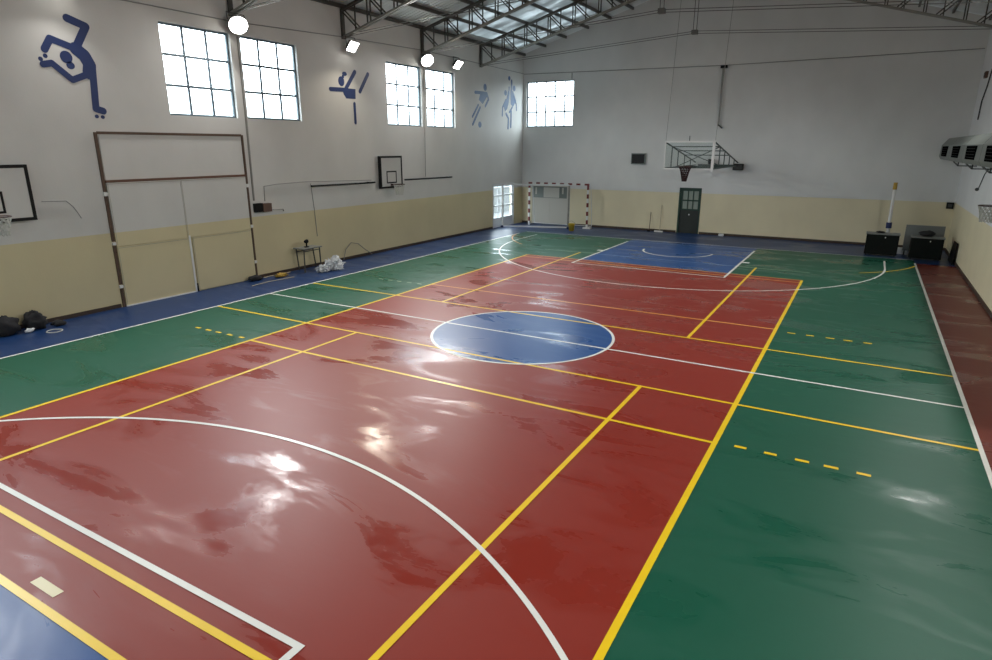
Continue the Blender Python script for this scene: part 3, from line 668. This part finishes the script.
deps = [0.0, 0.95, 1.9, 2.95, 4.0, 4.93]
def zs(d): return 3.90 - 0.80 * d / 4.93
for x in (bx0+0.02, bx1-0.02):
    m = MB(); m.tube([(x, by+0.03, zs(0)), (x, YF, zs(4.93))], 0.026, 8); m.build('sloping_rail', 'framegreen', r)
    m = MB(); m.tube([(x, by+0.03, 2.98), (x, YF, 2.98)], 0.024, 8); m.build('lower_rail', 'framegreen', r)
    for d in deps[:5]:
        m = MB(); m.tube([(x, by+0.04+d, 2.98), (x, by+0.04+d, zs(d))], 0.020, 6); m.build('upright', 'framegreen', r)
for d in deps[1:4]:
    m = MB(); m.tube([(bx0+0.02, by+0.04+d, zs(d)), (bx1-0.02, by+0.04+d, zs(d))], 0.020, 6); m.build('cross_bar', 'framegreen', r)
    m = MB(); m.tube([(bx0+0.02, by+0.04+d, 2.98), (bx1-0.02, by+0.04+d, 2.98)], 0.018, 6); m.build('cross_bar', 'framegreen', r)
for s in (1, -1):
    m = MB(); m.tube([(s*(bx0+0.02), by+1.0, zs(0.95)), (s*(bx1-0.02), by+1.92, 3.0)], 0.016, 6); m.build('diagonal_brace', 'framegreen', r)
m = MB(); m.box(-0.75, YF-0.06, 2.92, 0.95, YF, 3.02); m.build('wall_plate', 'framegreen', r)
m = MB(); m.tube([(-0.02, by+0.02, 3.95), (-0.02, by+0.02, 4.12)], 0.015, 6); m.build('top_peg', 'framegreen', r)
for x, xt in ((bx0+0.02, -0.9), (bx1-0.02, 0.9)):
    cable('suspension_cable', 'thin cable holding up the %s top corner of the far backboard' % ('left' if x < 0 else 'right'), [(x, by+0.05, 3.96), (xt, 13.72, 9.0 if False else zroof(xt)-1.0)], 0.008, 'cable', 'cable', 'cables of the far backboard')
r = thing('wall_speaker', 'black box speaker at the right foot of the far basket frame', 'speaker', (0.93, YF-0.15, 2.8))
m = MB(); m.box(0.74, YF-0.26, 2.80, 1.14, YF-0.03, 3.06); m.build('cabinet', 'black', r)
m = MB(); m.box(0.77, YF-0.27, 2.83, 1.11, YF-0.26, 3.03); m.build('grille', 'darkgrey', r)
m = MB(); m.box(0.9, YF-0.03, 2.9, 0.98, YF, 2.98); m.build('mounting_bracket', 'steel', r)
r = thing('wall_speaker', 'small dark box on the gable wall behind the basket frame', 'speaker', (-0.1, YF-0.1, 2.9), None)
m = MB(); m.box(-0.30, YF-0.22, 3.03, -0.08, YF-0.01, 3.24); m.build('cabinet', 'darkgrey', r)
m = MB(); m.box(-0.28, YF-0.225, 3.05, -0.10, YF-0.22, 3.22); m.build('grille', 'black', r)

r = thing('scoreboard', 'small black scoreboard with grey rim on the gable wall left of the far basket', 'scoreboard', (-3.44, YF, 3.2))
m = MB(); m.box(-3.76, YF-0.08, 2.98, -3.10, YF, 3.46); m.build('casing', 'ductgrey', r)
m = MB(); m.box(-3.72, YF-0.085, 3.02, -3.14, YF-0.08, 3.42); m.build('screen', 'screen', r)
r = thing('wall_pole', 'upright grey steel arm high on the gable wall above the far basket', 'pole', (-0.05, YF, 4.5))
m = MB(); m.tube([(-0.06, YF-0.08, 6.9), (-0.05, YF-0.08, 4.62)], [0.045, 0.032], 8); m.build('arm', 'cable', r)
m = MB(); m.box(-0.17, YF-0.14, 6.86, 0.09, YF, 6.97); m.build('top_plate', 'black', r)
m = MB(); m.bar((-0.06, YF-0.08, 4.64), (0.12, YF-0.10, 4.50), 0.07, 0.05); m.build('foot', 'darkgrey', r)

# ---------------------------------------------------------------- goals
def goal_post_bands(r, p, q, n, name, first='redp'):
    p, q = Vector(p), Vector(q); mb = MB()
    for i in range(n):
        mb.use(first if i % 2 == 0 else ('white' if first == 'redp' else 'redp')); mb.bar(p + (q-p)*i/n, p + (q-p)*(i+1)/n, 0.08, 0.08)
    return mb.build(name, None, r)
gy, g0, g1 = 17.1, -8.60, -5.52
r = thing('goal', 'handball goal with red and white striped posts against the gable wall', 'goal', ((g0+g1)/2, gy, 0))
goal_post_bands(r, (g0, gy, 2.0), (g0, gy, 0.0), 10, 'goal_post'); goal_post_bands(r, (g1, gy, 2.0), (g1, gy, 0.0), 10, 'goal_post')
goal_post_bands(r, (g0-0.04, gy, 2.04), (g1+0.04, gy, 2.04), 15, 'crossbar')
m = MB()
for x in (g0, g1):
    m.tube([(x, gy+0.04, 2.0), (x, gy+0.35, 1.9), (x, gy+0.62, 0.05), (x, gy+0.04, 0.05)], 0.018, 6)
m.tube([(g0, gy+0.62, 0.05), (g1, gy+0.62, 0.05)], 0.018, 6)
m.build('rear_frame', 'whitegrey', r)
m = MB(); m.box(g1-0.16, gy-0.12, 0, g1+0.22, gy+0.1, 0.06); m.build('foot_plate', 'white', r)
# plain white goal, turned slightly, standing in front
A, B = Vector((-9.18, 15.42, 0)), Vector((-6.20, 16.45, 0)); dv = (B-A).normalized(); nv = Vector((-dv.y, dv.x, 0))
r = thing('goal', 'plain pale goal frame with ground bar, standing before the glazed corner door', 'goal', tuple((A+B)/2))
for q in (A, B):
    m = MB(); m.bar(q + Vector((0,0,0.06)), q + Vector((0,0,2.0)), 0.075, 0.075, tuple(nv)); m.build('goal_post', 'white' if q is A else 'steel2', r)
    m = MB(); m.blob(tuple(q + Vector((0,0,0.06))), (0.08, 0.08, 0.06), 0.02, 1, flat=False); m.build('foot', 'bluep', r, True)
m = MB(); m.bar(A + Vector((0,0,2.03)), B + Vector((0,0,2.03)), 0.075, 0.075); m.build('crossbar', 'whitegrey', r)
m = MB(); m.bar(A + Vector((0,0,0.08)) + dv*0.05, B + Vector((0,0,0.08)) - dv*0.05, 0.07, 0.06); m.build('ground_bar', 'white', r)
m = MB()
for q, k in ((B, 1.0),): m.tube([q + Vector((0,0,2.0)), q + nv*0.45 + Vector((0,0,1.9))], 0.016, 6); m.tube([q + nv*0.45 + Vector((0,0,1.9)), q + nv*0.55 + Vector((0,0,0.03))], 0.016, 6)
m.tube([A + Vector((0,0,2.0)), A + nv*0.12 + dv*0.3 + Vector((0,0,1.95))], 0.016, 6)
m.build('rear_stay', 'whitegrey', r)
r = thing('bucket', 'small yellow plastic bucket on the floor between the goals', 'bucket', (-5.80, 15.95, 0))
m = MB(); m.lathe((-5.80, 15.95, 0), [(0.11, 0.0), (0.125, 0.16), (0.13, 0.18), (0.155, 0.33), (0.165, 0.34), (0.15, 0.335), (0.12, 0.05)], 18); m.build('bucket_body', 'yellowp', r, True)
m = MB(); m.tube([(-5.96, 15.95, 0.33), (-5.92, 15.93, 0.42), (-5.80, 15.92, 0.46), (-5.68, 15.93, 0.42), (-5.64, 15.95, 0.33)], 0.006, 6); m.build('handle', 'steel', r)

# ---------------------------------------------------------------- far wall odds and ends
def broom(x, h, lb, hw, hm):
    r = thing('broom', lb, 'broom', (x, YF-0.15, 0), 'brooms leaning on the gable wall')
    m = MB(); m.tube([(x, YF-0.22, 0.05), (x - 0.03, YF-0.03, h)], 0.013, 8); m.build('handle', 'wood' if hm == 'black' else 'palewood', r)
    m = MB(); m.box(x-hw, YF-0.27, 0.0, x+hw*0.6, YF-0.17, 0.06); m.build('broom_head', hm, r)
broom(-2.65, 0.86, 'short dark broom leaning on the gable wall', 0.08, 'black')
broom(-2.17, 1.20, 'longer broom with a pale head, nearer the green door', 0.24, 'white')
r = thing('floor_socket', 'small white box at the wall foot right of the green door', 'box', (0.5, YF-0.1, 0))
m = MB(); m.box(0.42, YF-0.18, 0, 0.62, YF-0.03, 0.09); m.build('casing', 'white', r)
m = MB(); m.box(0.45, YF-0.185, 0.02, 0.59, YF-0.18, 0.07); m.build('cover', 'whitegrey', r)

def cabinet(x0, x1, y, h, dp, lb, item):
    r = thing('rolling_cabinet', lb, 'cabinet', ((x0+x1)/2, y, 0), 'black cabinets by the gable wall')
    m = MB(); m.box(x0, y, 0.06, x1, y+dp, h-0.04); m.build('body', 'cabblack', r)
    m = MB(); m.box(x0-0.02, y-0.02, h-0.04, x1+0.02, y+dp, h); m.build('top', 'greytop', r)
    xm = (x0+x1)/2
    for a, b in ((x0+0.02, xm-0.005), (xm+0.005, x1-0.02)):
        m = MB(); m.box(a, y-0.012, 0.09, b, y-0.001, h-0.06); m.build('door', 'cabblack', r)
    m = MB(); m.lathe((xm+0.08, y-0.02, h-0.13), [(0.012, -0.02), (0.018, 0), (0.012, 0.02)], 8); m.build('lock', 'white', r)
    for xx in (x0+0.06, x1-0.06):
        for yy in (y+0.06, y+dp-0.06):
            m = MB(); m.tube([(xx-0.02, yy, 0.03), (xx+0.02, yy, 0.03)], 0.03, 10); m.build('castor', 'darkgrey', r)
cabinet(5.99, 6.99, 15.1, 0.80, 0.5, 'black cabinet with pale post behind it, left of the pair', None)
cabinet(7.34, 8.27, 14.85, 0.79, 0.5, 'black cabinet nearer the right wall corner, right of the pair', None)
m = MB(); m.blob((6.40, 15.35, 0.83), (0.14, 0.10, 0.035), 0.15, 3); tag(m.build('folded_cloth', 'blackmatt', None, True), 'flat black cloth on the left black cabinet', 'cloth')
m = MB(); m.blob((7.78, 15.15, 0.88), (0.23, 0.15, 0.10), 0.22, 8); tag(m.build('sports_bag', 'blackmatt', None, True), 'black bag lying on the right black cabinet', 'bag')
r = thing('table', 'grey table top turned up on edge behind the right black cabinet', 'table', (7.75, 15.9, 0))
m = MB(); m.box(7.17, 15.88, 0.16, 8.33, 15.92, 1.08); m.build('tabletop', 'greytop', r)
for xx in (7.24, 8.26):
    m = MB(); m.box(xx-0.02, 15.93, 0.0, xx+0.02, 15.97, 1.0); m.build('leg', 'steel', r)
m = MB(); m.box(7.02, 16.0, 0.0, 7.34, 16.2, 0.22); tag(m.build('storage_box', 'whitegrey'), 'low pale box on the floor between the black cabinets', 'box')
r = thing('padded_post', 'white post with dark band and yellow top standing behind the left cabinet', 'post', (6.67, 16.6, 0))
m = MB(); m.tube([(6.67, 16.6, 0.03), (6.64, 16.6, 2.25)], [0.055, 0.055], 12); m.build('post', 'white', r)
m = MB(); m.tube([(6.64, 16.6, 2.25), (6.64, 16.6, 2.50)], 0.066, 12); m.build('top_cap', 'ochre', r)
m = MB(); m.tube([(6.66, 16.6, 0.85), (6.655, 16.6, 1.06)], 0.095, 12); m.build('band', 'bluep', r)
m = MB(); m.lathe((6.67, 16.6, 0), [(0.2, 0), (0.2, 0.03), (0.07, 0.05)], 16); m.build('base', 'steel', r)
r = thing('switch_box', 'small dark switch box on the gable wall near the right corner', 'box', (8.42, YF, 1.65))
m = MB(); m.box(8.40, YF-0.07, 1.55, 8.62, YF, 1.78); m.build('casing', 'black', r)
m = MB(); m.box(8.44, YF-0.08, 1.60, 8.57, YF-0.07, 1.72); m.build('cover', 'darkgrey', r)
m = MB(); m.prism([(14.3, 0.0), (15.5, 0.0), (15.45, 0.66), (14.5, 0.68)], lambda u, v, t: (XR - 0.10 + v*0.11 + t, u, v), -0.025, 0.0)
tag(m.build('leaning_board', 'black'), 'dark board leaning low against the right wall near the corner', 'board')

# ---------------------------------------------------------------- duct on the right wall
r = thing('ventilation_duct', 'grey boxed duct with dark grilles high along the right wall', 'duct', (8.3, 11, 3.3))
prof = [(XR, 3.32), (7.94, 3.32), (7.88, 3.42), (7.90, 3.80), (8.08, 4.05), (XR, 4.10)]
segs = [(YF-0.03, 14.4), (14.36, 10.9), (10.86, 7.4), (7.36, 3.9), (3.86, 0.4)]
for k, (a, b) in enumerate(segs):
    m = MB(); m.prism(prof, lambda u, v, t: (u, t, v), a, b); m.build('duct_section', 'ductgrey', r)
    c = (a+b)/2
    g = MB(); g.box(7.87, c-0.9, 3.44, 7.905, c+0.9, 3.77)
    o = g.build('grille_opening', 'hole', r)
    g = MB()
    for j in range(4): g.box(7.86, c-0.9, 3.49+0.07*j, 7.869, c+0.9, 3.496+0.07*j)
    g.build('louvre', 'black', o)
for y in (14.2, 10.8, 7.6):
    m = MB(); m.bar((8.1, y+0.9, 3.29), (8.16, y, 3.17), 0.03, 0.03); m.bar((8.16, y, 3.17), (XR, y, 3.17), 0.03, 0.03); m.bar((8.16, y, 3.17), (8.16, y, 3.30), 0.03, 0.03); m.build('bracket', 'darkgrey', r)
x = XR - 0.02
cable('pull_cord', 'thin cord with a weight hanging below the duct on the right wall', [(x, 11.65, 3.14), (x, 12.1, 3.0), (x, 12.72, 2.57)], 0.012, 'darkgrey', 'cord')
m = MB(); m.blob((XR-0.05, 12.76, 2.53), (0.05, 0.06, 0.05), 0.05, 4, flat=False); tag(m.build('cord_weight', 'darkgrey', None, True), 'small dark weight at the end of the right wall cord', 'weight')
cable('electrical_conduit', 'dark cable rising above the duct on the right wall', [(x, 16.1, 4.62), (x, 16.05, 5.2), (x, 15.5, 5.6), (x, 15.1, 6.1)], 0.022, 'darkgrey', 'cable')
r = thing('junction_box', 'small reddish box high on the right wall above the duct', 'box', (XR, 16.1, 6.0))
m = MB(); m.box(XR-0.08, 16.0, 5.92, XR, 16.3, 6.12); m.build('casing', 'rustbox', r)
m = MB(); m.box(XR-0.09, 16.04, 5.95, XR-0.08, 16.26, 6.09); m.build('cover', 'black', r)

# ---------------------------------------------------------------- things along the left wall
r = thing('school_desk', 'small school desk with tubular legs against the left wall', 'desk', (-9.05, 2.92, 0))
m = MB(); m.box(-9.28, 2.52, 0.70, -8.82, 3.28, 0.73); m.build('desk_top', 'greytop', r)
for (xa, ya_, xb, yb_) in ((-8.86, 2.56, -8.84, 2.52), (-9.24, 2.60, -9.30, 2.72), (-8.86, 3.20, -8.84, 3.20), (-9.24, 3.28, -9.30, 3.42)):
    m = MB(); m.tube([(xa, ya_, 0.70), (xb, yb_, 0)], 0.022, 8); m.build('leg', 'steel', r)
m = MB(); m.tube([(-8.86, 2.56, 0.64), (-8.86, 3.20, 0.64)], 0.016, 6); m.tube([(-9.26, 2.64, 0.60), (-9.26, 3.32, 0.60)], 0.016, 6); m.build('stretcher', 'steel', r)
r = thing('desk_fan', 'small dark object standing on the school desk', 'fan', (-9.05, 2.86, 0.73))
m = MB(); m.lathe((-9.05, 2.86, 0.73), [(0.08, 0), (0.08, 0.02), (0.025, 0.03), (0.022, 0.14)], 12); m.build('base', 'black', r)
m = MB(); m.blob((-9.05, 2.86, 0.91), (0.05, 0.085, 0.06), 0.15, 5, flat=False); m.build('head', 'black', r, True)
r = thing('plastic_sack', 'crumpled white plastic sack on the floor right of the school desk', 'bag', (-8.45, 3.2, 0))
m = MB()
m.blob((-8.45, 3.36, 0.14), (0.19, 0.28, 0.17), 0.55, 2, 34, 22, fr=5); m.build('sack', 'bag', r)
m = MB(); m.blob((-8.50, 2.95, 0.08), (0.14, 0.20, 0.10), 0.6, 6, 28, 18, fr=6); m.build('sack_tail', 'bag', r)
m = MB(); m.blob((-8.48, 3.46, 0.30), (0.08, 0.13, 0.10), 0.6, 9, 24, 16, flat=False, fr=6); m.build('sack_neck', 'bag', r)
m = MB(); m.tube([(-8.62, 0.35, 0.015), (-8.70, 1.0, 0.012), (-8.60, 1.85, 0.012)], 0.012, 6); tag(m.build('wooden_stick', 'palewood'), 'thin pale stick lying on the blue floor by the left wall', 'stick')
m = MB(); m.tube([(-9.26, 1.3, 0.02), (-9.25, 2.3, 0.02)], 0.015, 6); tag(m.build('wooden_stick', 'palewood'), 'pale stick lying tight against the left skirting before the desk', 'stick')
m = MB(); m.blob((-8.98, 1.70, 0.05), (0.09, 0.20, 0.045), 0.6, 11, 26, 16, fr=5); tag(m.build('yellow_rag', 'ochre', None, True), 'crumpled yellow rag on the floor left of the desk', 'rag')
m = MB(); m.blob((-9.2, 0.95, 0.07), (0.12, 0.22, 0.08), 0.35, 13); tag(m.build('dark_rag', 'blackmatt', None, True), 'dark rag at the foot of the right timber frame post', 'rag')
cable('hose', 'thin grey hose arching against the left wall', [(-9.30, 4.70, 0.02), (-9.33, 4.85, 0.35), (-9.34, 5.15, 0.56), (-9.34, 5.5, 0.48), (-9.33, 5.85, 0.22), (-9.3, 6.15, 0.03)], 0.013, 'hose', 'hose')
def bag(c, rr, lb, sd):
    r = thing('sports_bag', lb, 'bag', (c[0], c[1], 0), 'black bags at the left wall')
    m = MB(); m.blob((c[0], c[1], rr[2]*0.8), rr, 0.22, sd, 22, 14, fr=2.6); m.build('bag_body', 'blackmatt', r, True)
    m = MB(); m.tube([(c[0]+0.04, c[1]-rr[1]*0.6, rr[2]*1.4), (c[0]+0.02, c[1]-0.02, rr[2]*1.95), (c[0]+0.04, c[1]+rr[1]*0.6, rr[2]*1.4)], 0.014, 6); m.build('strap', 'blackmatt', r)
bag((-9.14, -5.34, 0), (0.20, 0.24, 0.21), 'black bag cut by the left edge of the view', 1)
bag((-9.12, -4.80, 0), (0.20, 0.20, 0.21), 'black bag by the left wall, right of the other bag', 4)
r = thing('shoes', 'pair of dark shoes beside the black bags', 'shoes', (-9.0, -4.45, 0))
for dx in (0, 0.13):
    m = MB(); m.blob((-9.05+dx, -4.42, 0.05), (0.05, 0.13, 0.055), 0.1, 3+dx); m.build('shoe', 'blackmatt', r, True)
m = MB(); m.blob((-8.92, -5.02, 0.04), (0.05, 0.09, 0.045), 0.3, 21); tag(m.build('crumpled_paper', 'whitegrey', None, True), 'small crumpled pale paper in front of the black bags', 'paper')
m = MB(); ring(m, (-8.55, -4.72, 0.012), 0.14, 0.012, 24); tag(m.build('rubber_ring', 'net'), 'thin pale ring lying on the blue floor by the bags', 'ring')

# ---------------------------------------------------------------- sky
W = bpy.data.worlds.new('overcast sky'); SC.world = W; W.use_nodes = True
nt = W.node_tree; bg = nt.nodes['Background']; bg.inputs[1].default_value = 10.5
tc = nt.nodes.new('ShaderNodeTexCoord'); sp = nt.nodes.new('ShaderNodeSeparateXYZ'); nt.links.new(tc.outputs['Generated'], sp.inputs[0])
rp = nt.nodes.new('ShaderNodeValToRGB'); nt.links.new(sp.outputs['Z'], rp.inputs['Fac']); nt.links.new(rp.outputs['Color'], bg.inputs[0])
e = rp.color_ramp.elements   # hazy yard level below the horizon, bright overcast above
e[0].position = 0.0; e[0].color = (0.10, 0.115, 0.12, 1); e[1].position = 0.10; e[1].color = (0.88, 0.95, 1.0, 1)

# ---------------------------------------------------------------- camera
F, YAW, PITCH, ROLL = 625.813, -0.5246, 0.2846, 0.0015
cy, sy_, cp, sp_ = math.cos(YAW), math.sin(YAW), math.cos(PITCH), math.sin(PITCH)
fwd = Vector((sy_*cp, cy*cp, -sp_)); right = Vector((cy, -sy_, 0)); up = right.cross(fwd)
r2 = right*math.cos(ROLL) + up*math.sin(ROLL); u2 = -right*math.sin(ROLL) + up*math.cos(ROLL)
cd = bpy.data.cameras.new('camera'); cd.sensor_fit = 'HORIZONTAL'; cd.sensor_width = 36; cd.lens = F / 992 * 36; cd.clip_start = 0.05
cam = bpy.data.objects.new('camera', cd); COL.objects.link(cam)
mw = Matrix((r2, u2, -fwd)).transposed().to_4x4(); mw.translation = Vector((5.7558, -10.9723, 3.7264)); cam.matrix_world = mw
SC.camera = cam
vs_ = SC.view_settings; vs_.view_transform = 'Standard'; vs_.look = 'None'; vs_.gamma = 1.0; vs_.use_curve_mapping = False; vs_.exposure = 0.30
SC.cycles.use_denoising = True
SC.cycles.max_bounces = 8; SC.cycles.diffuse_bounces = 5; SC.cycles.glossy_bounces = 4; SC.cycles.transparent_max_bounces = 8
SC.cycles.sample_clamp_indirect = 8.0
